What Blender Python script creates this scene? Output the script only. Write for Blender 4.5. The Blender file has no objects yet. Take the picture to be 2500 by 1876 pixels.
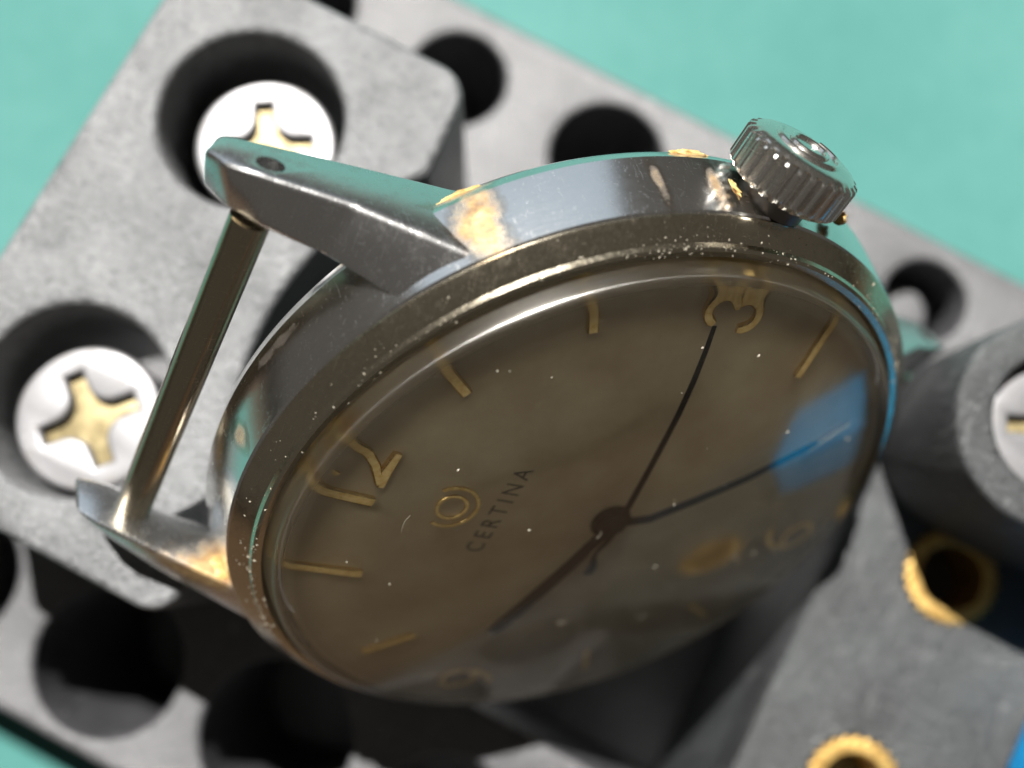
import bpy, bmesh, math, random
from mathutils import Vector, Matrix
from math import sin, cos, pi, radians, sqrt, atan2
random.seed(7)
S = bpy.context.scene
C = S.collection
S.unit_settings.system = 'METRIC'
S.unit_settings.scale_length = 0.01          # one unit is one centimetre

# ------------------------------------------------------------------ camera
cam = bpy.data.cameras.new('camera')
cam_o = bpy.data.objects.new('camera', cam); C.objects.link(cam_o); S.camera = cam_o
right = Vector((1.0, 0.0, 0.0243)); up = Vector((-0.0040, 0.9869, 0.1613))
right.normalize(); back = right.cross(up).normalized(); up = back.cross(right)
cam_o.matrix_world = Matrix(((right.x, up.x, back.x, 0), (right.y, up.y, back.y, 0), (right.z, up.z, back.z, 8.2), (0, 0, 0, 1)))
cam.sensor_width = 36; cam.lens = 36.94; cam.clip_start = 0.05; cam.clip_end = 1000
cam.dof.use_dof = True; cam.dof.focus_distance = 4.0; cam.dof.aperture_fstop = 0.03694 / 0.15

# ------------------------------------------------------------------ light: sunlight through a workshop window
w = bpy.data.worlds.new('World'); S.world = w; w.use_nodes = True
bg = w.node_tree.nodes['Background']; bg.inputs[0].default_value = (0.80, 0.74, 0.66, 1); bg.inputs[1].default_value = 0.068

def aim(o, loc, target):
    o.location = loc
    o.rotation_euler = (Vector(target) - Vector(loc)).to_track_quat('-Z', 'Y').to_euler()

sun_l = bpy.data.lights.new('sunlight', 'SPOT'); sun_o = bpy.data.objects.new('sunlight', sun_l); C.objects.link(sun_o)
SD = Vector((-0.12, 0.45, 0.885)).normalized()
aim(sun_o, SD * 220, (0, 0.5, 2)); sun_l.energy = 7.4 * 4 * pi * 220 ** 2; sun_l.shadow_soft_size = 1.0
sun_l.spot_size = radians(14); sun_l.spot_blend = 0.1; sun_l.color = (1.0, 0.97, 0.93)
win_l = bpy.data.lights.new('window', 'AREA'); win_o = bpy.data.objects.new('window', win_l); C.objects.link(win_o)
win_l.shape = 'RECTANGLE'; win_l.size = 110; win_l.size_y = 70; win_l.color = (0.68, 0.84, 1.0)
aim(win_o, (-25, 95, 42), (0, 0, 2)); win_l.energy = 0.38 * pi * 110 * 70

S.view_settings.view_transform = 'Standard'; S.view_settings.look = 'None'
S.view_settings.exposure = 1.0; S.view_settings.gamma = 1.0
S.cycles.use_denoising = True
S.cycles.max_bounces = 7; S.cycles.transparent_max_bounces = 12
S.cycles.caustics_reflective = True; S.cycles.sample_clamp_indirect = 6.0

# ------------------------------------------------------------------ materials
class NT:
    def __init__(self, name):
        self.m = bpy.data.materials.new(name); self.m.use_nodes = True
        self.t = self.m.node_tree; self.p = self.t.nodes['Principled BSDF']; self.out = self.t.nodes['Material Output']
        self._tc = None
    def n(self, typ, **kw):
        x = self.t.nodes.new(typ)
        for k, v in kw.items(): setattr(x, k, v)
        return x
    def l(self, a, b): self.t.links.new(a, b)
    def obj(self):
        if not self._tc: self._tc = self.n('ShaderNodeTexCoord')
        return self._tc.outputs['Object']
    def noise(self, scale, detail=4, rough=0.55, stretch=None, vec=None, dist=0.0):
        v = vec or self.obj()
        if stretch:
            mp = self.n('ShaderNodeMapping'); mp.inputs['Scale'].default_value = stretch; self.l(v, mp.inputs[0]); v = mp.outputs[0]
        x = self.n('ShaderNodeTexNoise'); x.inputs['Scale'].default_value = scale; x.inputs['Detail'].default_value = detail
        x.inputs['Roughness'].default_value = rough; x.inputs['Distortion'].default_value = dist
        self.l(v, x.inputs['Vector']); return x.outputs['Fac']
    def ramp(self, fac, stops):
        r = self.n('ShaderNodeValToRGB'); e = r.color_ramp.elements
        while len(e) < len(stops): e.new(0.5)
        for i, (p, c) in enumerate(stops):
            e[i].position = p; e[i].color = c if len(c) == 4 else (*c, 1)
        self.l(fac, r.inputs[0]); return r.outputs[0]
    def math(self, op, a, b=None, clamp=False):
        x = self.n('ShaderNodeMath', operation=op, use_clamp=clamp)
        for i, v in enumerate((a, b)):
            if v is None: continue
            if isinstance(v, (int, float)): x.inputs[i].default_value = v
            else: self.l(v, x.inputs[i])
        return x.outputs[0]
    def mix(self, fac, a, b):
        x = self.n('ShaderNodeMix', data_type='RGBA')
        for s, v in ((x.inputs[0], fac), (x.inputs[6], a), (x.inputs[7], b)):
            if isinstance(v, (int, float)): s.default_value = v
            elif isinstance(v, tuple): s.default_value = v if len(v) == 4 else (*v, 1)
            else: self.l(v, s)
        return x.outputs[2]
    def bump(self, h, strength, dist=0.01, prev=None):
        b = self.n('ShaderNodeBump'); b.inputs['Strength'].default_value = strength; b.inputs['Distance'].default_value = dist
        self.l(h, b.inputs['Height'])
        if prev is not None: self.l(prev, b.inputs['Normal'])
        return b.outputs[0]
    def set(self, **kw):
        for k, v in kw.items():
            s = self.p.inputs[k.replace('_', ' ')]
            if isinstance(v, tuple): s.default_value = v if len(v) == 4 or len(v) == 2 else (*v, 1)
            elif isinstance(v, (int, float)): s.default_value = v
            else: self.l(v, s)
        return self.m

M = {}
def plastic(name, c0, c1, rough, bump):
    t = NT(name)
    big = t.noise(2.2, 3); fine = t.noise(26, 5, 0.65); pit = t.noise(60, 3, 0.6)
    col = t.ramp(t.math('ADD', t.math('MULTIPLY', big, 0.5), t.math('MULTIPLY', fine, 0.5)), [(0.40, c0), (0.62, c1)])
    scuff = t.ramp(t.noise(14, 6, 0.7, stretch=(1, 0.25, 1), dist=0.6), [(0.60, (0, 0, 0)), (0.70, (1, 1, 1))])
    col = t.mix(t.math('MULTIPLY', scuff, 0.35), col, (0.22, 0.22, 0.22))
    cut = None
    for st in ((1.5, 22, 1), (26, 2, 1), (9, 17, 1)):
        v = t.ramp(t.noise(1.6, 3, 0.55, stretch=st, dist=0.3), [(0.66, (0, 0, 0)), (0.675, (1, 1, 1)), (0.69, (0, 0, 0))])
        cut = v if cut is None else t.math('MAXIMUM', cut, v)
    col = t.mix(t.math('MULTIPLY', cut, 0.45), col, (0.24, 0.24, 0.24))
    nb = t.bump(fine, bump, 0.03); nb = t.bump(pit, bump * 0.8, 0.012, nb)
    r = t.ramp(fine, [(0.3, (rough - 0.10,) * 3), (0.7, (rough + 0.12,) * 3)])
    M[name] = t.set(Base_Color=col, Roughness=r, Normal=nb, Specular_IOR_Level=0.6)
plastic('jaw_plastic', (0.046, 0.048, 0.050), (0.118, 0.121, 0.124), 0.34, 0.6)
plastic('base_plastic', (0.032, 0.032, 0.034), (0.058, 0.058, 0.061), 0.42, 0.4)
plastic('block_plastic', (0.013, 0.0145, 0.015), (0.034, 0.038, 0.039), 0.45, 0.8)

def steel(name, base, rough, scratch, stains=(), stretch=(1, 1, 14), grain=0.07, grime=0.0):
    t = NT(name)
    g = t.noise(30, 3, 0.6, stretch=stretch); sm = t.noise(5, 4, 0.6)
    sl = None
    for (st, lo) in (((0.8, 44, 12), 0.640), ((40, 1.2, 16), 0.655), ((16, 34, 1), 0.66)):
        v = t.ramp(t.noise(3.0, 4, 0.6, stretch=st, dist=0.15), [(lo, (0, 0, 0)), (lo + 0.02, (1, 1, 1)), (lo + 0.04, (0, 0, 0))])
        sl = v if sl is None else t.math('MAXIMUM', sl, v)
    col = t.mix(t.math('MULTIPLY', sm, 0.35), base, tuple(b * 0.75 for b in base))
    rg = t.math('ADD', t.math('MULTIPLY', g, grain * 2), rough - grain)
    rg = t.math('ADD', rg, t.math('MULTIPLY', sl, 0.12))
    nb = t.bump(g, scratch * 0.25, 0.003); nb = t.bump(sl, scratch * 0.35, 0.002, nb)
    if grime:
        gm = t.ramp(t.noise(16, 7, 0.72), [(0.52, (0, 0, 0)), (0.66, (1, 1, 1))])
        gm = t.math('MULTIPLY', gm, grime)
        col = t.mix(gm, col, (0.10, 0.075, 0.045)); rg = t.math('ADD', rg, t.math('MULTIPLY', gm, 0.35))
        nb = t.bump(gm, 0.12, 0.006, nb)
    metal = 1.0
    if stains:
        acc = None
        sx = t.n('ShaderNodeSeparateXYZ'); t.l(t.obj(), sx.inputs[0])
        ph = t.math('MULTIPLY', t.math('ARCTAN2', sx.outputs[0], sx.outputs[1]), 16.4); zz = t.math('MULTIPLY', sx.outputs[2], 10.0)
        nz = t.math('MULTIPLY', t.math('SUBTRACT', t.noise(7, 6, 0.65), 0.5), 1.6)
        for (deg, z, ra, rz, st) in stains:                # arc position, height, half width, half height in mm
            da = t.math('DIVIDE', t.math('SUBTRACT', ph, radians(deg) * 16.4), ra); dz = t.math('DIVIDE', t.math('SUBTRACT', zz, z), rz)
            v = t.math('SQRT', t.math('ADD', t.math('POWER', da, 2), t.math('POWER', dz, 2)))
            v = t.math('MULTIPLY', t.math('SUBTRACT', 1.25, t.math('ADD', v, nz), clamp=True), st)
            acc = v if acc is None else t.math('MAXIMUM', acc, v)
        mask = t.ramp(acc, [(0.02, (0, 0, 0)), (0.85, (1, 1, 1))])
        rc = t.ramp(t.noise(22, 6, 0.7), [(0.3, (0.16, 0.070, 0.014)), (0.5, (0.30, 0.175, 0.045)), (0.72, (0.46, 0.34, 0.15))])
        col = t.mix(t.ramp(acc, [(0.02, (0, 0, 0)), (0.75, (0.9, 0.9, 0.9))]), col, rc); thick = t.ramp(acc, [(0.30, (0, 0, 0)), (0.95, (1, 1, 1))])
        metal = t.math('SUBTRACT', 1.0, t.math('MULTIPLY', thick, 0.6))
        rg = t.math('ADD', rg, t.math('MULTIPLY', thick, 0.25))
        nb = t.bump(t.math('MULTIPLY', mask, t.noise(14, 3, 0.5)), 0.25, 0.012, nb)
    M[name] = t.set(Base_Color=col, Metallic=metal, Roughness=rg, Normal=nb)
STAINS = [(46.6, -1.9, 1.05, 2.0, 1.0), (45.5, -3.7, 1.4, 0.35, 0.8), (-28.3, -1.7, 1.2, 1.5, 1.0), (79.0, -2.0, 0.42, 1.3, 0.7), (76.0, -3.5, 1.0, 0.25, 0.7),
          (70.5, -1.9, 0.34, 1.4, 0.55), (1.5, -1.5, 0.5, 0.7, 0.6), (13.0, -2.7, 3.2, 0.6, 0.35)]
steel('case_steel', (0.66, 0.655, 0.64), 0.17, 0.22, STAINS, (0.6, 0.6, 10), grime=0.06)
steel('lug_steel', (0.60, 0.60, 0.595), 0.22, 0.28, STAINS, (14, 1.2, 14), grime=0.22)
steel('bezel_steel', (0.48, 0.43, 0.33), 0.18, 0.1, (), (2, 2, 2), grime=0.22)
steel('bar_steel', (0.38, 0.33, 0.24), 0.18, 0.20, (), (10, 1, 10))
steel('crown_steel', (0.68, 0.66, 0.62), 0.20, 0.1, (), (2, 10, 10))
steel('screw_zinc', (0.17, 0.17, 0.175), 0.42, 0.5, (), (3, 3, 3), grime=0.3)
M['screw_zinc'].node_tree.nodes['Principled BSDF'].inputs['Metallic'].default_value = 0.5

t = NT('brass'); n = t.noise(18, 4)
M['brass'] = t.set(Base_Color=t.ramp(n, [(0.3, (0.34, 0.20, 0.055)), (0.7, (0.56, 0.38, 0.13))]), Metallic=0.85, Roughness=0.45, Normal=t.bump(n, 0.3, 0.01))
t = NT('screw_recess'); n = t.noise(12, 4)
M['screw_recess'] = t.set(Base_Color=t.ramp(n, [(0.35, (0.07, 0.05, 0.018)), (0.7, (0.22, 0.18, 0.09))]), Metallic=0.6, Roughness=0.45)
t = NT('gold'); n = t.noise(40, 3); g = t.n('ShaderNodeTexCoord'); sx = t.n('ShaderNodeSeparateXYZ'); t.l(g.outputs['Normal'], sx.inputs[0])
top = t.ramp(sx.outputs[2], [(0.62, (0, 0, 0)), (0.85, (1, 1, 1))])
M['gold'] = t.set(Base_Color=t.ramp(n, [(0.3, (0.74, 0.52, 0.20)), (0.7, (0.97, 0.80, 0.44))]), Metallic=t.math('SUBTRACT', 1.0, t.math('MULTIPLY', top, 0.75)), Roughness=0.2, Normal=t.bump(n, 0.1, 0.003))
t = NT('hand_black'); M['hand_black'] = t.set(Base_Color=(0.006, 0.006, 0.008), Roughness=0.5, Specular_IOR_Level=0.3)
t = NT('print_black'); M['print_black'] = t.set(Base_Color=(0.05, 0.045, 0.036), Roughness=0.6)

# dial: aged silvered metal, slightly mottled
t = NT('dial_metal'); big = t.noise(0.9, 3); fine = t.noise(90, 3, 0.6); blot = t.noise(3.2, 5, 0.6)
col = t.ramp(t.math('ADD', t.math('MULTIPLY', big, 0.6), t.math('MULTIPLY', blot, 0.4)), [(0.36, (0.27, 0.22, 0.16)), (0.64, (0.42, 0.375, 0.30))])
M['dial_metal'] = t.set(Base_Color=col, Metallic=0.15, Specular_IOR_Level=0.25, Roughness=t.ramp(fine, [(0.3, (0.50,) * 3), (0.7, (0.62,) * 3)]), Normal=t.bump(fine, 0.12, 0.002))

# acrylic crystal: thin clear shell, mirror by Fresnel, faint yellow, fine dust haze and hairline scratches
def crystal_mat():
    t = NT('acrylic'); nt = t.t; nt.nodes.remove(t.p)
    sc = t.noise(5, 7, 0.8, stretch=(4, 18, 6), dist=1.5)
    sl = t.ramp(sc, [(0.590, (0, 0, 0)), (0.598, (1, 1, 1)), (0.606, (0, 0, 0))])
    sp = t.ramp(t.noise(75, 2, 0.5), [(0.74, (0, 0, 0)), (0.78, (1, 1, 1))])
    gl = t.n('ShaderNodeBsdfGlass'); gl.inputs['IOR'].default_value = 1.46; gl.inputs['Roughness'].default_value = 0.045
    gl.inputs['Color'].default_value = (0.965, 0.945, 0.89, 1); t.l(t.bump(sl, 0.10, 0.0015), gl.inputs['Normal'])
    ga = t.n('ShaderNodeBsdfAnisotropic'); ga.inputs['Roughness'].default_value = 0.085; ga.inputs['Anisotropy'].default_value = 0.93
    tg = t.n('ShaderNodeTangent', direction_type='RADIAL', axis='Z'); t.l(tg.outputs[0], ga.inputs['Tangent']); ga.inputs['Rotation'].default_value = 0.25
    m1 = t.n('ShaderNodeMixShader'); sx = t.n('ShaderNodeSeparateXYZ'); t.l(t.obj(), sx.inputs[0])
    rr = t.math('SQRT', t.math('ADD', t.math('POWER', sx.outputs[0], 2), t.math('POWER', sx.outputs[1], 2)))
    mr = t.n('ShaderNodeMapRange'); t.l(rr, mr.inputs[0]); mr.inputs[1].default_value = 1.36; mr.inputs[2].default_value = 1.385; mr.inputs[3].default_value = 0.0; mr.inputs[4].default_value = 0.05
    t.l(mr.outputs[0], m1.inputs[0])
    rf = t.n('ShaderNodeMapRange'); t.l(rr, rf.inputs[0]); rf.inputs[1].default_value = 1.36; rf.inputs[2].default_value = 1.42; rf.inputs[3].default_value = 0.04; rf.inputs[4].default_value = 0.30
    t.l(rf.outputs[0], gl.inputs['Roughness']); t.l(gl.outputs[0], m1.inputs[1]); t.l(ga.outputs[0], m1.inputs[2])
    df = t.n('ShaderNodeBsdfDiffuse'); df.inputs[0].default_value = (0.40, 0.36, 0.29, 1)
    hz = t.math('ADD', 0.002, t.math('ADD', t.math('MULTIPLY', sl, 0.05), t.math('MULTIPLY', sp, 0.16)))
    m2 = t.n('ShaderNodeMixShader'); t.l(hz, m2.inputs[0]); t.l(m1.outputs[0], m2.inputs[1]); t.l(df.outputs[0], m2.inputs[2])
    t.l(m2.outputs[0], t.out.inputs['Surface']); M['acrylic'] = t.m
crystal_mat()

t = NT('mat_green'); a = t.noise(0.35, 3); b = t.noise(9, 5, 0.65); c = t.noise(70, 3)
col = t.ramp(t.math('ADD', t.math('MULTIPLY', a, 0.6), t.math('MULTIPLY', b, 0.4)), [(0.35, (0.028, 0.112, 0.099)), (0.65, (0.050, 0.146, 0.132))])
M['mat_green'] = t.set(Base_Color=col, Roughness=0.8, Specular_IOR_Level=0.3, Normal=t.bump(c, 0.2, 0.01))
t = NT('table_wood'); n = t.noise(0.5, 6, 0.65, stretch=(1, 9, 1), dist=0.8)
M['table_wood'] = t.set(Base_Color=t.ramp(n, [(0.3, (0.030, 0.018, 0.010)), (0.7, (0.060, 0.038, 0.022))]), Roughness=0.5)
t = NT('blue_plastic'); n = t.noise(20, 4)
M['blue_plastic'] = t.set(Base_Color=t.ramp(n, [(0.3, (0.0, 0.18, 0.42)), (0.7, (0.0, 0.24, 0.54))]), Roughness=0.4, Normal=t.bump(n, 0.15, 0.01))
t = NT('crust'); n = t.noise(30, 6, 0.7)
M['crust'] = t.set(Base_Color=t.ramp(n, [(0.3, (0.20, 0.10, 0.020)), (0.5, (0.36, 0.24, 0.075)), (0.7, (0.48, 0.40, 0.22))]), Roughness=0.75, Normal=t.bump(n, 0.8, 0.02), Subsurface_Weight=0.1)
t = NT('dust'); M['dust'] = t.set(Base_Color=(0.17, 0.155, 0.12), Roughness=0.7)
t = NT('red_mark'); M['red_mark'] = t.set(Base_Color=(0.6, 0.02, 0.03), Roughness=0.4)
t = NT('dark_steel'); M['dark_steel'] = t.set(Base_Color=(0.12, 0.11, 0.10), Metallic=0.9, Roughness=0.4)

# ------------------------------------------------------------------ mesh helpers
def finish(name, me, mat, parent=None, smooth=35):
    if smooth:
        for p in me.polygons: p.use_smooth = True
        me.set_sharp_from_angle(angle=radians(smooth))
    else:
        for p in me.polygons: p.use_smooth = False
    me.materials.clear(); me.materials.append(M[mat])
    o = bpy.data.objects.new(name, me); C.objects.link(o)
    if parent is not None: o.parent = parent
    return o
def from_bm(name, bm, mat, parent=None, smooth=35):
    bmesh.ops.recalc_face_normals(bm, faces=bm.faces)
    me = bpy.data.meshes.new(name); bm.to_mesh(me); bm.free()
    return finish(name, me, mat, parent, smooth)
def lathe(prof, seg=160, scale=0.1, closed=False, bm=None, rfun=None):
    """revolve (r, z) profile about z"""
    bm = bm or bmesh.new(); rings = []
    for r, z in prof:
        if r < 1e-6: rings.append([bm.verts.new((0, 0, z * scale))])
        else: rings.append([bm.verts.new((r * cos(2 * pi * i / seg) * scale, r * sin(2 * pi * i / seg) * scale, z * scale)) for i in range(seg)])
    pairs = list(zip(rings, rings[1:])) + ([(rings[-1], rings[0])] if closed else [])
    for A, B in pairs:
        if len(A) == 1 and len(B) == 1: continue
        for i in range(seg):
            j = (i + 1) % seg
            if len(A) == 1: bm.faces.new((A[0], B[i], B[j]))
            elif len(B) == 1: bm.faces.new((A[i], A[j], B[0]))
            else: bm.faces.new((A[i], A[j], B[j], B[i]))
    return bm
def rounded(pts, rad, n=6):
    """round polygon corners; rad is a number or a list"""
    out = []
    N = len(pts)
    for i in range(N):
        p = Vector(pts[i]); a = Vector(pts[i - 1]); b = Vector(pts[(i + 1) % N]); r = rad[i] if isinstance(rad, (list, tuple)) else rad
        if r <= 0: out.append(tuple(p)); continue
        da = (a - p).normalized(); db = (b - p).normalized(); ang = da.angle(db); d = r / math.tan(ang / 2)
        c = p + (da + db).normalized() * (r / sin(ang / 2)); s = p + da * d; e = p + db * d
        a0 = atan2(*(s - c).yx); a1 = atan2(*(e - c).yx); dd = (a1 - a0 + pi) % (2 * pi) - pi
        for k in range(n + 1):
            q = a0 + dd * k / n; out.append((c.x + r * cos(q), c.y + r * sin(q)))
    return out
def circ(x, y, r, n=64, rot=0): return [(x + r * cos(2 * pi * i / n + rot), y + r * sin(2 * pi * i / n + rot)) for i in range(n)]
def plate(name, loops, z0, z1, mat, parent=None, bev=0.03, res=3, smooth=40):
    """a slab with holes: filled 2D curve, extruded, rounded edges; loops[0] is the outline"""
    cu = bpy.data.curves.new(name, 'CURVE'); cu.dimensions = '2D'; cu.fill_mode = 'BOTH'
    for lp in loops:
        sp = cu.splines.new('POLY'); sp.points.add(len(lp) - 1)
        for i, (x, y) in enumerate(lp): sp.points[i].co = (x, y, 0, 1)
        sp.use_cyclic_u = True
    cu.extrude = (z1 - z0) / 2 - bev; cu.bevel_depth = bev; cu.bevel_resolution = res; cu.offset = -bev
    o = bpy.data.objects.new(name, cu); C.objects.link(o)
    dg = bpy.context.evaluated_depsgraph_get(); dg.update()
    me = bpy.data.meshes.new_from_object(o.evaluated_get(dg))
    bpy.data.objects.remove(o); bpy.data.curves.remove(cu)
    me.transform(Matrix.Translation((0, 0, (z0 + z1) / 2)))
    bm = bmesh.new(); bm.from_mesh(me); bmesh.ops.remove_doubles(bm, verts=bm.verts, dist=1e-5); bm.to_mesh(me); bm.free()
    me.name = name
    return finish(name, me, mat, parent, smooth)
def tube(pts, rad, seg=10, scale=0.1, bm=None, flat=1.0, caps=True, upv=(0, 0, 1)):
    bm = bm or bmesh.new(); P = [Vector(p) for p in pts]; rings = []
    for i, p in enumerate(P):
        d = (P[min(i + 1, len(P) - 1)] - P[max(i - 1, 0)]).normalized()
        u = Vector(upv); s = d.cross(u)
        if s.length < 1e-4: s = d.orthogonal()
        s.normalize(); u = s.cross(d).normalized()
        r = rad[i] if isinstance(rad, (list, tuple)) else rad
        rings.append([bm.verts.new((p + s * r * cos(2 * pi * k / seg) + u * r * flat * sin(2 * pi * k / seg)) * scale) for k in range(seg)])
    for A, B in zip(rings, rings[1:]):
        for k in range(seg): bm.faces.new((A[k], A[(k + 1) % seg], B[(k + 1) % seg], B[k]))
    if caps: bm.faces.new(rings[0][::-1]); bm.faces.new(rings[-1])
    return bm
def hull_loft(sections, scale=0.1, caps=True):
    bm = bmesh.new(); rings = [[bm.verts.new(Vector(p) * scale) for p in s] for s in sections]
    n = len(rings[0])
    for A, B in zip(rings, rings[1:]):
        for k in range(n): bm.faces.new((A[k], A[(k + 1) % n], B[(k + 1) % n], B[k]))
    if caps: bm.faces.new(rings[0][::-1]); bm.faces.new(rings[-1])
    return bm
def bevel_bm(bm, w, seg=2, ang=25):
    bmesh.ops.recalc_face_normals(bm, faces=bm.faces)
    ed = [e for e in bm.edges if len(e.link_faces) == 2 and e.calc_face_angle() > radians(ang)]
    bmesh.ops.bevel(bm, geom=ed, offset=w, segments=seg, affect='EDGES', profile=0.5, clamp_overlap=True)
    return bm
def tag(o, label=None, cat=None, group=None, kind=None):
    for k, v in (('label', label), ('category', cat), ('group', group), ('kind', kind)):
        if v: o[k] = v
    return o
def empty(name, loc=(0, 0, 0)):
    o = bpy.data.objects.new(name, None); C.objects.link(o); o.location = loc; o.empty_display_size = 0.5; return o

# ------------------------------------------------------------------ work mat on its table
ZM = -0.5
wm = plate('work_mat', [rounded([(-16, -2.7), (16, -2.7), (16, 19), (-16, 19)], 0.6)], ZM - 0.25, ZM, 'mat_green', None, 0.04); tag(wm, 'teal green work mat lying under the grey holder', 'mat', kind='structure')
tt = plate('table_top', [[(-70, -45), (70, -45), (70, 60), (-70, 60)]], ZM - 3, ZM - 0.26, 'table_wood', None, 0.1); tag(tt, 'dark brown table top beneath the green mat', 'table', kind='structure')

# ------------------------------------------------------------------ holder (local axes: a along its length, b across)
holder = empty('watch_holder', (0, 0, 0)); holder.rotation_euler = (0, 0, radians(-27.8))
tag(holder, 'grey plastic watch case holder with screwed jaws and rows of round holes', 'watch holder')
A0, A1 = -3.3, 5.2
hb = [(-2.707, 2.60, 0.316), (-1.60, 2.61, 0.316), (-0.50, 2.585, 0.367), (0.60, 2.61, 0.30), (1.705, 2.70, 0.262), (2.80, 2.61, 0.30)]
plate('base_rail', [rounded([(A0, 1.8), (A1, 1.8), (A1, 3.10), (A0, 3.10)], 0.08)] + [circ(*h) for h in hb], ZM + 0.12, 1.8, 'base_plastic', holder, 0.035)
hb2 = [(-2.77, -1.56, 0.40), (-1.672, -1.575, 0.437), (-0.59, -1.49, 0.445), (0.52, -1.5, 0.42), (1.62, -1.5, 0.42)]
plate('base_rail', [rounded([(-5.6, -2.10), (A1, -2.10), (A1, -0.80), (-5.6, -0.80)], 0.08)] + [circ(*h) for h in hb2], ZM + 0.12, 1.8, 'base_plastic', holder, 0.035)
plate('slot_floor', [[(A0, -0.797), (A1, -0.797), (A1, 1.797), (A0, 1.797)]], ZM + 0.12, 0.45, 'base_plastic', holder, 0.01)
plate('base_bottom', [[(-5.55, -2.05), (A1 - .05, -2.05), (A1 - .05, 3.05), (A0 + .05, 3.05), (A0 + .05, -0.85), (-5.55, -0.85)]], ZM + 0.004, ZM + 0.117, 'base_plastic', holder, 0.01)
plate('hole_pin', [circ(1.66, 2.665, 0.19, 40)], 0.2, 1.50, 'base_plastic', holder, 0.03)

# left jaw with its concave mouth
arc = []
cxa, R_ = -1.46 + 1.54, 1.54
for k in range(25):
    b = -0.41 + (1.51 + 0.41) * k / 24; arc.append((cxa - sqrt(R_ ** 2 - (b - 0.55) ** 2), b))
poly = [(-2.756, -0.955), (-1.17, -0.955)] + arc + [(-1.17, 2.05), (-2.756, 2.05)]
outl = rounded(poly, [0.10, 0.16] + [0] * len(arc) + [0.18, 0.12])
jaw = plate('jaw', [outl, circ(-2.035, 1.342, 0.458, 72), circ(-2.069, -0.268, 0.460, 72)], 1.803, 3.25, 'jaw_plastic', holder, 0.045)
jaw['label'] = 'thick scuffed left jaw with two sunk screws'

def screw(a, b, z, r, rot, parent):
    s = []
    w_, L_ = 0.115 * r, 0.66 * r
    cross = []
    for k in range(4):
        q = pi / 2 * k + rot
        for (x, y) in ((L_, -w_), (L_, w_)): cross.append((a + x * cos(q) - y * sin(q), b + x * sin(q) + y * cos(q)))
        q2 = q + pi / 4; cc = (a + 0.62 * r * cos(q2), b + 0.62 * r * sin(q2)); rr = 0.62 * r * sin(pi / 4) - w_
        for m in range(1, 6):                      # convex quadrants of the head
            g = q2 + pi + (m - 3) * (pi / 2) / 5 * -1
            cross.append((cc[0] + rr * cos(g), cc[1] + rr * sin(g)))
    h = plate('screw', [circ(a, b, r, 64), cross], z - 0.13, z, 'screw_zinc', parent, 0.026)
    plate('recess', [circ(a, b, r * 0.7, 32)], z - 0.17, z - 0.065, 'screw_recess', h, 0.005)
    plate('screw_shank', [circ(a, b, r * 0.92, 32)], 1.85, z - 0.175, 'screw_zinc', h, 0.01)
    return h
screw(-2.014, 1.326, 2.95, 0.365, radians(27.8 + 4), holder)
screw(-2.073, -0.329, 2.95, 0.365, radians(27.8 + 22), holder)

# right sliding block with brass inserts and its raised arm
bins = [(2.392, 1.128), (2.372, -0.165)]
blk = plate('sliding_block', [rounded([(1.735, -1.02), (A1, -1.02), (A1, 2.06), (1.735, 2.06)], 0.05)] + [circ(a, b, 0.262, 48) for a, b in bins], 1.803, 2.2, 'block_plastic', holder, 0.025)
plate('block_tongue', [[(1.75, -0.785), (A1 - 0.02, -0.785), (A1 - 0.02, 1.785), (1.75, 1.785)]], 0.455, 1.80, 'block_plastic', holder, 0.02)
blk['label'] = 'dark right block with brass inserts'
for (a, b) in bins:
    N = 26 * 8
    lp = [(a + (0.262 + 0.013 * cos(26 * 2 * pi * i / N)) * cos(2 * pi * i / N), b + (0.262 + 0.013 * cos(26 * 2 * pi * i / N)) * sin(2 * pi * i / N)) for i in range(N)]
    plate('brass_insert', [lp, circ(a, b, 0.178, 48)], 1.75, 2.212, 'brass', holder, 0.010)
def stadium(a0, a1, b, r, n=40):
    return [(a0 + r * cos(pi / 2 + pi * i / n), b + r * sin(pi / 2 + pi * i / n)) for i in range(n + 1)] + [(a1, b - r), (a1, b + r)]
arm = plate('jaw_arm', [stadium(2.174, A1 - 0.1, 1.854, 0.539), circ(2.174, 1.854, 0.345, 56)], 2.203, 3.25, 'block_plastic', holder, 0.04)
screw(2.174, 1.854, 3.12, 0.325, 0.4, holder)

# bright blue block standing on the sliding block, at the right edge of the picture
blue = plate('blue_block', [rounded([(3.06, 0.24), (4.7, 0.24), (4.7, 1.29), (3.06, 1.29)], 0.10)], 2.203, 2.66, 'blue_plastic', holder, 0.06, 4)
blue['label'] = 'bright blue plastic block'

# ------------------------------------------------------------------ wristwatch (local: x to 3 o'clock, y to 12, z out of the dial; lengths below in mm)
watch = empty('wristwatch')
wx = Vector((0.441, 0.616, 0.653)); wn = Vector((0.287, -0.786, 0.547)); wx.normalize(); wn = (wn - wx * wn.dot(wx)).normalized(); wy = wn.cross(wx)
watch.matrix_world = Matrix(((wx.x, wy.x, wn.x, 0.463), (wx.y, wy.y, wn.y, 0.222), (wx.z, wy.z, wn.z, 3.358), (0, 0, 0, 1)))
tag(watch, 'worn steel wristwatch without strap leaning tilted on the grey holder', 'wristwatch')
W = watch

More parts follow.
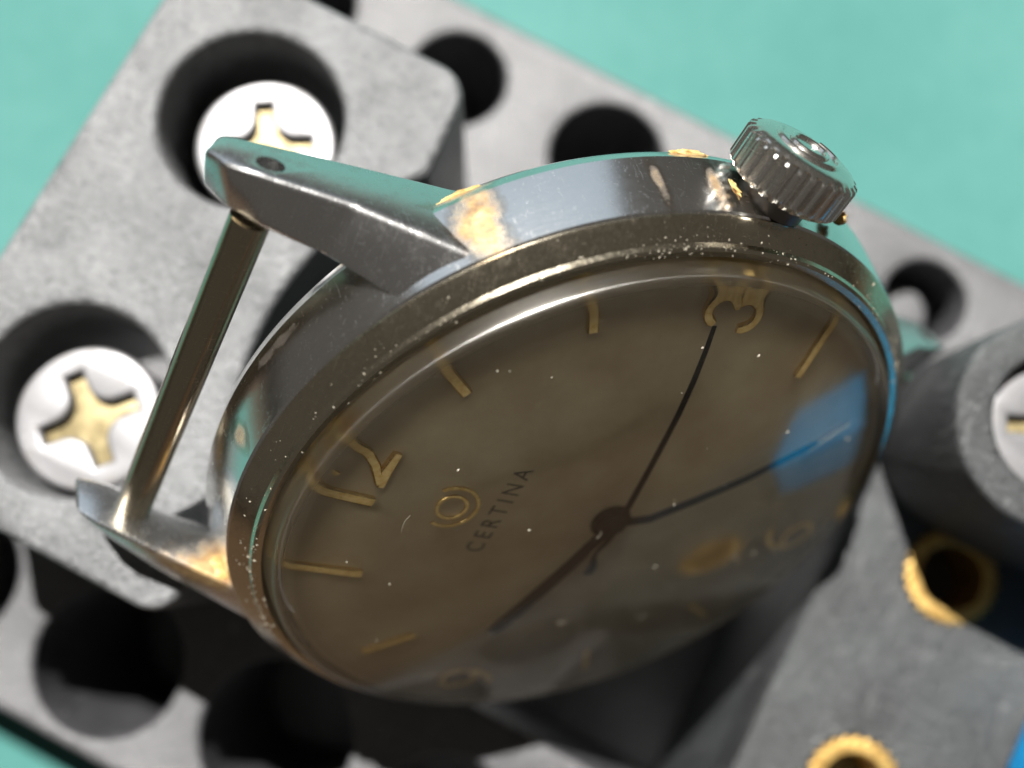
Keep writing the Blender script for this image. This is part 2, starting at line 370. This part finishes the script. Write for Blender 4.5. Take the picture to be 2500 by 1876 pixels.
OX, OY, DZ = 0.08, 0.08, -1.0                                    # dial plane below the bezel edge
case = from_bm('case', lathe([(14.2, -1.9), (15.3, -0.9), (15.92, -0.36), (16.06, -0.48), (16.28, -1.4), (16.50, -2.6), (16.58, -3.2), (16.42, -3.75), (15.9, -4.5), (15.0, -5.0), (14.2, -5.2), (13.2, -5.3), (0, -5.3)], 200), 'case_steel', W, 22)
from_bm('case_back', lathe([(14.3, -5.0), (14.2, -5.6), (13.6, -6.05), (11, -6.2), (0, -6.25)], 120), 'case_steel', W)
bez = from_bm('bezel', lathe([(15.97, -0.42), (16.0, -0.28), (15.93, -0.20), (15.70, -0.02), (15.45, 0.24), (15.25, 0.40), (15.18, 0.60), (15.05, 0.68), (14.80, 0.64), (14.72, 0.45), (14.70, -0.9)], 220), 'bezel_steel', W, 30)

# domed crystal with thickness
def dome(r0, r1, z1, r2, z2, zt):
    pts = [(r0, 0.1), (r0 - 0.04, 0.5)]
    for k in range(0, 9):                                   # rounded shoulder as a quadratic curve
        u = k / 8; c = (r1 - 0.05, z1 + 0.45)
        pts.append(((1 - u) ** 2 * r1 + 2 * u * (1 - u) * c[0] + u * u * r2, (1 - u) ** 2 * z1 + 2 * u * (1 - u) * c[1] + u * u * z2))
    for k in range(1, 27):
        r = r2 * (1 - k / 26); pts.append((r, z2 + (zt - z2) * (1 - (r / r2) ** 2)))
    return pts
outer = dome(14.68, 14.45, 1.05, 13.75, 1.62, 3.05); inner = dome(13.95, 13.75, 0.45, 13.1, 0.98, 2.3)
from_bm('crystal', lathe(outer + inner[::-1][1:], 180, closed=False), 'acrylic', W, 60)
from_bm('tension_ring', lathe([(14.65, 0.12), (14.3, 0.16), (14.2, 0.10), (14.12, -1.2)], 160), 'bezel_steel', W)

dial = from_bm('dial', lathe([(0, 0), (5, 0), (10, 0), (13.6, 0), (14.3, -0.12), (14.3, -0.6)], 160), 'dial_metal', W); dial.location.z = DZ * .1
# printed minute ticks and applied markers
def bar_marker(p0, p1, wd, ht):
    d = (p1 - p0).normalized(); s = Vector((d.y, -d.x, 0)); z = Vector((0, 0, 1)); L0 = (p1 - p0).length
    sec = lambda r: [p0 + d * r + q for q in (s * (wd / 2), s * (wd / 2) + z * ht * 0.85, s * wd * 0.36 + z * ht, -s * wd * 0.36 + z * ht, -s * (wd / 2) + z * ht * 0.85, -s * (wd / 2))]
    o = from_bm('hour_marker', hull_loft([sec(0), sec(L0)]), 'gold', W, 20); o.location = (OX, OY, DZ * .1); return o
for (a, b) in (((5.3, 8.8), (6.7, 10.9)), ((9.1, 5.4), (10.9, 6.3)), ((9.2, -4.9), (12.2, -4.9)), ((5.6, -8.5), (7.3, -9.9)),
               ((-4.9, 8.8), (-5.1, 12.1)), ((-8.7, 4.6), (-10.5, 6.4)), ((-5.4, -9.4), (-6.7, -11.6)), ((-9.4, -5.4), (-11.6, -6.7))):
    bar_marker(Vector((*a, 0)), Vector((*b, 0)), 0.46, 0.5)
def poly_prism(name, pts, z0, z1, mat, parent, bev=0.0):
    bm = bmesh.new(); A = [bm.verts.new((x * .1, y * .1, z0 * .1)) for x, y in pts]; B = [bm.verts.new((x * .1, y * .1, z1 * .1)) for x, y in pts]
    n = len(pts); bm.faces.new(A[::-1]); f = bm.faces.new(B)
    for i in range(n): bm.faces.new((A[i], A[(i + 1) % n], B[(i + 1) % n], B[i]))
    bmesh.ops.triangulate(bm, faces=[q for q in bm.faces if len(q.verts) > 4])
    return from_bm(name, bm, mat, parent, 20)
def text_mesh(name, body, size, loc, rotz, ext, mat, parent, spacing=1.0, sx=1.0, bev=0.0):
    cu = bpy.data.curves.new(name, 'FONT'); cu.body = body; cu.size = size * 0.1; cu.align_x = 'CENTER'; cu.align_y = 'CENTER'
    cu.extrude = ext * 0.1; cu.space_character = spacing; cu.bevel_depth = bev * 0.1; cu.bevel_resolution = 1; cu.resolution_u = 6
    o = bpy.data.objects.new(name, cu); C.objects.link(o); dg = bpy.context.evaluated_depsgraph_get(); dg.update()
    me = bpy.data.meshes.new_from_object(o.evaluated_get(dg)); bpy.data.objects.remove(o); bpy.data.curves.remove(cu)
    me.transform(Matrix.Translation(Vector(loc) * 0.1) @ Matrix.Rotation(rotz, 4, 'Z') @ Matrix.Diagonal((sx, 1, 1, 1)))
    me.name = name
    return finish(name, me, mat, parent, 25)
# applied numerals as swept gold strokes
def stroke(bm, pts, wd, ht):
    n = len(pts); secs = []
    for i, p in enumerate(pts):
        a = Vector(pts[max(i - 1, 0)]); b = Vector(pts[min(i + 1, n - 1)]); d = (b - a).normalized(); s = Vector((-d.y, d.x))
        ww = wd[i] if isinstance(wd, list) else wd; p = Vector(p)
        L_, R2 = p + s * ww / 2, p - s * ww / 2; l2, r2 = p + s * ww * .36, p - s * ww * .36
        secs.append([(L_.x, L_.y, 0), (L_.x, L_.y, ht * .82), (l2.x, l2.y, ht), (r2.x, r2.y, ht), (R2.x, R2.y, ht * .82), (R2.x, R2.y, 0)])
    rings = [[bm.verts.new(Vector(v) * .1) for v in s] for s in secs]
    for A, B in zip(rings, rings[1:]):
        for k in range(5): bm.faces.new((A[k], A[k + 1], B[k + 1], B[k]))
    bm.faces.new(rings[0]); bm.faces.new(rings[-1][::-1]); return bm
def arcpts(cx, cy, r, a0, a1, n=14, ry=None): return [(cx + r * cos(radians(a0 + (a1 - a0) * i / n)), cy + (ry or r) * sin(radians(a0 + (a1 - a0) * i / n))) for i in range(n + 1)]
bm = bmesh.new(); stroke(bm, [(-0.75, 10.0), (-0.65, 12.4), (-1.2, 12.05)], [0.5, 0.5, 0.25], 0.4)
two = arcpts(1.0, 11.65, 0.78, 165, -35, 12) + [(1.15, 10.7), (0.25, 10.15)]
stroke(bm, two, [0.45] * 13 + [0.4, 0.35], 0.4); stroke(bm, [(0.1, 10.05), (0.9, 10.15), (1.9, 10.05)], [0.3, 0.5, 0.35], 0.4)
from_bm('numeral', bm, 'gold', W, 25).location = (OX, OY, DZ * .1)
bm = bmesh.new()
stroke(bm, arcpts(11.3, 0.65, 0.62, 175, -70, 14), [0.3] + [0.42] * 13 + [0.25], 0.5); stroke(bm, arcpts(11.3, -0.45, 0.66, 70, -175, 14), [0.25] + [0.42] * 13 + [0.3], 0.4)
from_bm('numeral', bm, 'gold', W, 25).location = (OX, OY, DZ * .1)
bm = bmesh.new(); stroke(bm, arcpts(0, -12.6, 0.85, 0, 360, 22), 0.45, 0.4); stroke(bm, arcpts(0.9, -12.0, 1.75, 180, 105, 10), 0.45, 0.4)
from_bm('numeral', bm, 'gold', W, 25).location = (OX, OY, DZ * .1)
bm = bmesh.new(); stroke(bm, arcpts(-12.3, 0.55, 0.85, 0, 360, 22), 0.45, 0.4); stroke(bm, arcpts(-13.2, 0.3, 1.75, 0, -75, 10), 0.45, 0.4)
from_bm('numeral', bm, 'gold', W, 25).location = (OX, OY, DZ * .1)
# emblem and lettering
bm = bmesh.new(); stroke(bm, arcpts(0.45, 7.5, 0.62, 0, 360, 32), 0.17, 0.16); stroke(bm, arcpts(0.45, 7.5, 1.08, 155, 405, 32), 0.17, 0.16)
from_bm('emblem', bm, 'gold', dial, 25)
letters = text_mesh('lettering', 'CERTINA', 1.12, (0.6, 5.4, 0.02), 0.0, 0.012, 'print_black', dial, 1.42, 0.82)

# hands
def hand(name, pts, wd, ht, mat, parent):
    bm = bmesh.new(); n = len(pts); secs = []
    for i, p in enumerate(pts):
        p = Vector(p); a = Vector(pts[max(i - 1, 0)]); b = Vector(pts[min(i + 1, n - 1)]); d = (b - a).normalized(); s = Vector((-d.y, d.x, 0)).normalized()
        ww = wd[i]; z = Vector((0, 0, 1))
        secs.append([p + s * ww / 2, p + z * ht * .6 + s * ww / 2, p + z * ht, p + z * ht * .6 - s * ww / 2, p - s * ww / 2])
    bm2 = hull_loft(secs); o = from_bm(name, bm2, mat, parent, 20); o.location = (OX, OY, DZ * .1); return o
def dirp(h, r, z): a = radians(30 * h); return (r * sin(a), r * cos(a), z)
hand('hour_hand', [(0.4, -0.7, 0.85), (-1.95, -0.2, 0.85), (-7.0, 0.98, 0.85), (-7.9, 1.2, 0.85)], [0.6, 0.7, 0.8, 0.5], 0.14, 'hand_black', W)
hand('minute_hand', [(0.4, -0.3, 1.25), (1.0, -2.2, 1.25), (4.0, -5.9, 1.25), (6.35, -8.45, 1.25)], [0.6, 0.5, 0.46, 0.36], 0.12, 'hand_black', W)
sec = [(-2.75, -1.05, 1.68), (-1.2, -0.85, 1.7), (0.4, -0.65, 1.7), (1.67, -0.5, 1.7), (4.05, -0.2, 1.7), (6.8, 0.15, 1.65), (8.4, 0.42, 1.58), (9.8, 0.7, 1.45), (10.9, 0.95, 1.3)]
hand('second_hand', sec, [0.5, 0.36, 0.36, 0.33, 0.31, 0.29, 0.27, 0.24, 0.2], 0.08, 'hand_black', W)
hub = from_bm('hand_hub', lathe([(0.9, 0.75), (0.9, 1.02), (0.8, 1.05), (0.8, 1.38), (0.65, 1.42), (0.65, 1.82), (0.45, 1.92), (0, 1.95)], 40), 'hand_black', W); hub.location = (0.045 + OX, -0.045 + OY, DZ * .1)

# lugs: sections run from the case to the tip, corners: ridge, inner top, inner bottom, outer bottom
LUG_A = [[(11.7, 9.8, -0.62), (9.0, 11.2, -0.62), (8.6, 11.0, -5.0), (11.2, 9.6, -5.4)],
         [(11.3, 11.25, -0.60), (8.75, 13.4, -0.55), (8.5, 12.6, -5.2), (11.0, 11.0, -5.5)],
         [(10.75, 15.4, -2.95), (8.5, 15.8, -2.75), (8.4, 15.2, -6.0), (10.5, 14.6, -6.25)],
         [(10.4, 18.1, -3.85), (8.3, 17.85, -3.85), (8.3, 17.6, -6.4), (10.25, 17.6, -6.5)],
         [(10.2, 19.75, -4.45), (8.15, 18.95, -4.95), (8.2, 18.6, -6.6), (10.15, 18.9, -6.6)],
         [(9.95, 20.2, -5.45), (8.35, 19.75, -5.75), (8.35, 19.1, -6.65), (10.0, 19.5, -6.7)]]
LUG_B = [[(-10.6, 9.6, -0.60), (-7.7, 10.6, -0.75), (-7.7, 10.6, -5.0), (-11.0, 9.6, -5.4)],
         [(-10.3, 12.5, -0.68), (-7.7, 14.0, -0.45), (-7.7, 14.0, -3.6), (-10.6, 11.6, -5.3)],
         [(-10.0, 16.5, -3.05), (-7.7, 17.2, -2.2), (-7.7, 16.6, -4.5), (-10.2, 15.6, -5.9)],
         [(-9.6, 19.2, -4.9), (-7.7, 19.6, -3.55), (-7.7, 18.9, -5.9), (-9.9, 18.4, -6.5)],
         [(-9.2, 20.0, -5.9), (-7.75, 20.4, -4.2), (-7.75, 20.4, -6.3), (-9.3, 19.8, -6.7)]]
def lug(secs, hole=None):
    bm = bevel_bm(hull_loft(secs), 0.026, 3, 20)
    o = from_bm('lug', bm, 'lug_steel', W, 30); return o
flip = lambda secs: [[(x, -y, z) for (x, y, z) in s][::-1] for s in secs]
l1 = lug(LUG_A); l2 = lug(LUG_B); l3 = lug(flip(LUG_A)); l4 = lug(flip(LUG_B))
# the outer end of the spring bar hole is drilled into each lug
def drill(o, p, q, r):
    bm = tube([p, q], r, 28); bmesh.ops.recalc_face_normals(bm, faces=bm.faces)
    me = bpy.data.meshes.new('drill'); bm.to_mesh(me); bm.free(); c = bpy.data.objects.new('drill', me); C.objects.link(c)
    md = o.modifiers.new('hole', 'BOOLEAN'); md.object = c; md.operation = 'DIFFERENCE'; md.solver = 'EXACT'
    c.matrix_world = Matrix.Identity(4); pm = o.parent; o.parent = None
    dg = bpy.context.evaluated_depsgraph_get(); dg.update(); me2 = bpy.data.meshes.new_from_object(o.evaluated_get(dg))
    o.modifiers.clear(); me2.name = 'lug'; o.data = me2; o.parent = pm; bpy.data.objects.remove(c)
drill(l1, (8.9, 18.0, -4.9), (11.2, 18.0, -4.9), 0.52); drill(l3, (8.9, -18.0, -4.9), (11.2, -18.0, -4.9), 0.52)
for yb in (18.0, -18.0):
    bm = tube([(-7.9, yb, -4.72), (8.12, yb, -4.72)], 0.76, 28); from_bm('spring_bar', bm, 'bar_steel', W)
    
# crown
cr = empty('crown'); cr.parent = W
N = 28 * 10
def crown_ring(bm, x, r, flute):
    vs = []
    for i in range(N):
        q = 2 * pi * i / N; k = cos(28 * q); rr = r + flute * (0.5 + 0.5 * max(-1, min(1, k * 2.2))) - flute
        vs.append(bm.verts.new(((x) * .1, (rr * cos(q)) * .1, (rr * sin(q)) * .1)))
    return vs
bm = bmesh.new(); rings = [crown_ring(bm, *a) for a in ((16.7, 1.4, 0), (16.7, 2.0, 0.0), (16.85, 2.30, 0.24), (17.0, 2.42, 0.34), (18.2, 2.42, 0.34), (18.3, 2.36, 0.26), (18.38, 2.18, 0.02), (18.46, 2.05, 0), (18.54, 1.8, 0), (18.60, 1.3, 0), (18.64, 0.5, 0))]
for A_, B_ in zip(rings, rings[1:]):
    for i in range(N): bm.faces.new((A_[i], A_[(i + 1) % N], B_[(i + 1) % N], B_[i]))
bm.faces.new(rings[-1]); bm.faces.new(rings[0][::-1])
CY, CZ = 0.45, -1.65
o = from_bm('crown_cap', bm, 'crown_steel', cr, 28); o.location = (0, CY * .1, CZ * .1)
def ringarc(R, rr, x0, a0, a1, n=40):
    return tube([(x0 - 0.19 * (0), R * cos(radians(a0 + (a1 - a0) * i / n)), R * sin(radians(a0 + (a1 - a0) * i / n))) for i in range(n + 1)], rr, 8, upv=(1, 0, 0))
o = from_bm('emblem', ringarc(0.75, 0.11, 18.64, 0, 360), 'crown_steel', cr); o.location = (0, CY * .1, CZ * .1)
o = from_bm('emblem', ringarc(1.3, 0.11, 18.60, -60, 215), 'crown_steel', cr); o.location = (0, CY * .1, CZ * .1)
o = from_bm('stem_tube', tube([(16.0, CY, CZ), (16.9, CY, CZ)], 1.4, 32), 'dark_steel', cr)

# crusts of old dirt in the corners
def crust(pos, rad, n, name='dirt_crust'):
    bm = bmesh.new()
    bmesh.ops.create_icosphere(bm, subdivisions=3, radius=1.0)
    sd = random.random() * 50
    from mathutils import noise
    for v in bm.verts:
        k = 1 + 0.45 * noise.noise(v.co * 1.8 + Vector((sd, 0, 0))) + 0.18 * noise.noise(v.co * 5 + Vector((0, sd, 0)))
        v.co = Vector((v.co.x * rad[0] * k, v.co.y * rad[1] * k, v.co.z * rad[2] * k)) * .1
    o = from_bm(name, bm, 'crust', W, 60); o.location = Vector(pos) * .1; o.rotation_euler = n
    return o
crust((11.75, 11.0, -1.9), (0.16, 0.30, 1.0), (0.1, 0, 0.75))
crust((11.55, 11.35, -3.95), (0.9, 0.20, 0.16), (0, 0, -0.80))
crust((-7.75, 14.5, -1.6), (0.14, 0.5, 0.7), (0.5, 0, 0.1))
crust((16.05, 3.5, -3.70), (0.16, 0.85, 0.14), (0, 0, 0.2))
crust((16.15, 2.3, -2.0), (0.12, 0.16, 0.7), (0, 0, 0.1))
crust((16.5, -3.0, -1.4), (0.28, 0.28, 0.34), (0, 0, 0))

# dust on bezel and crystal
def dust():
    bm = bmesh.new()
    def speck(p, nrm, s):
        t1 = nrm.orthogonal().normalized(); t2 = nrm.cross(t1); q = random.random() * 6.28
        a = t1 * cos(q) + t2 * sin(q); b = nrm.cross(a); e = random.uniform(1, 2.2)
        vs = [bm.verts.new((p + a * s * e * .5) * .1), bm.verts.new((p + b * s * .5) * .1), bm.verts.new((p - a * s * e * .5) * .1), bm.verts.new((p - b * s * .5) * .1), bm.verts.new((p + nrm * s * .6) * .1)]
        for i in range(4): bm.faces.new((vs[i], vs[(i + 1) % 4], vs[4]))
    prof = [(15.93, -0.20), (15.70, -0.02), (15.45, 0.24), (15.25, 0.40), (15.18, 0.60), (15.05, 0.68), (14.80, 0.66)]
    for i in range(1700):
        q = random.uniform(0, 2 * pi)
        den = 0.15 + 0.85 * max(0, sin(3 * q + 1.0) * 0.5 + sin(7 * q) * 0.3 + sin(17 * q + 2) * 0.4)
        if random.random() > den: continue
        k = min(5, int(random.triangular(0, 6, 4.4))); f = random.random()
        r = prof[k][0] * (1 - f) + prof[k + 1][0] * f; z = prof[k][1] * (1 - f) + prof[k + 1][1] * f
        dr = prof[k + 1][0] - prof[k][0]; dz = prof[k + 1][1] - prof[k][1]; nn = Vector((dz, 0, -dr)).normalized(); 
        if nn.z < 0: nn = -nn
        n3 = Vector((nn.x * cos(q), nn.x * sin(q), nn.z)); speck(Vector((r * cos(q), r * sin(q), z)), n3, random.choice([0.03, 0.03, 0.04, 0.05, 0.06, 0.09]))
    for i in range(90):                               # specks and lint lying on the dome
        q = random.uniform(0, 2 * pi); r = 13.5 * sqrt(random.random()); z = 1.62 + 1.43 * (1 - (r / 13.75) ** 2)
        n3 = Vector((cos(q) * 2 * 1.43 * r / 13.75 ** 2, sin(q) * 2 * 1.43 * r / 13.75 ** 2, 1)).normalized()
        speck(Vector((r * cos(q), r * sin(q), z)), n3, random.choice([0.03, 0.04, 0.05, 0.05, 0.07, 0.11]))
    for i in range(6):
        q = random.uniform(0, 2 * pi); r = 12.5 * sqrt(random.random()); d = random.uniform(0, 6.28); L_ = random.uniform(0.3, 1.1); cv = random.uniform(-0.5, 0.5); pts = []
        for k in range(6):
            x = r * cos(q) + L_ * k / 5 * cos(d + cv * k / 5); y = r * sin(q) + L_ * k / 5 * sin(d + cv * k / 5)
            pts.append((x, y, 1.66 + 1.43 * (1 - (x * x + y * y) / 13.75 ** 2)))
        tube(pts, 0.012, 4, bm=bm)
    return from_bm('dust', bm, 'dust', W, 0)
d = dust(); d['kind'] = 'stuff'
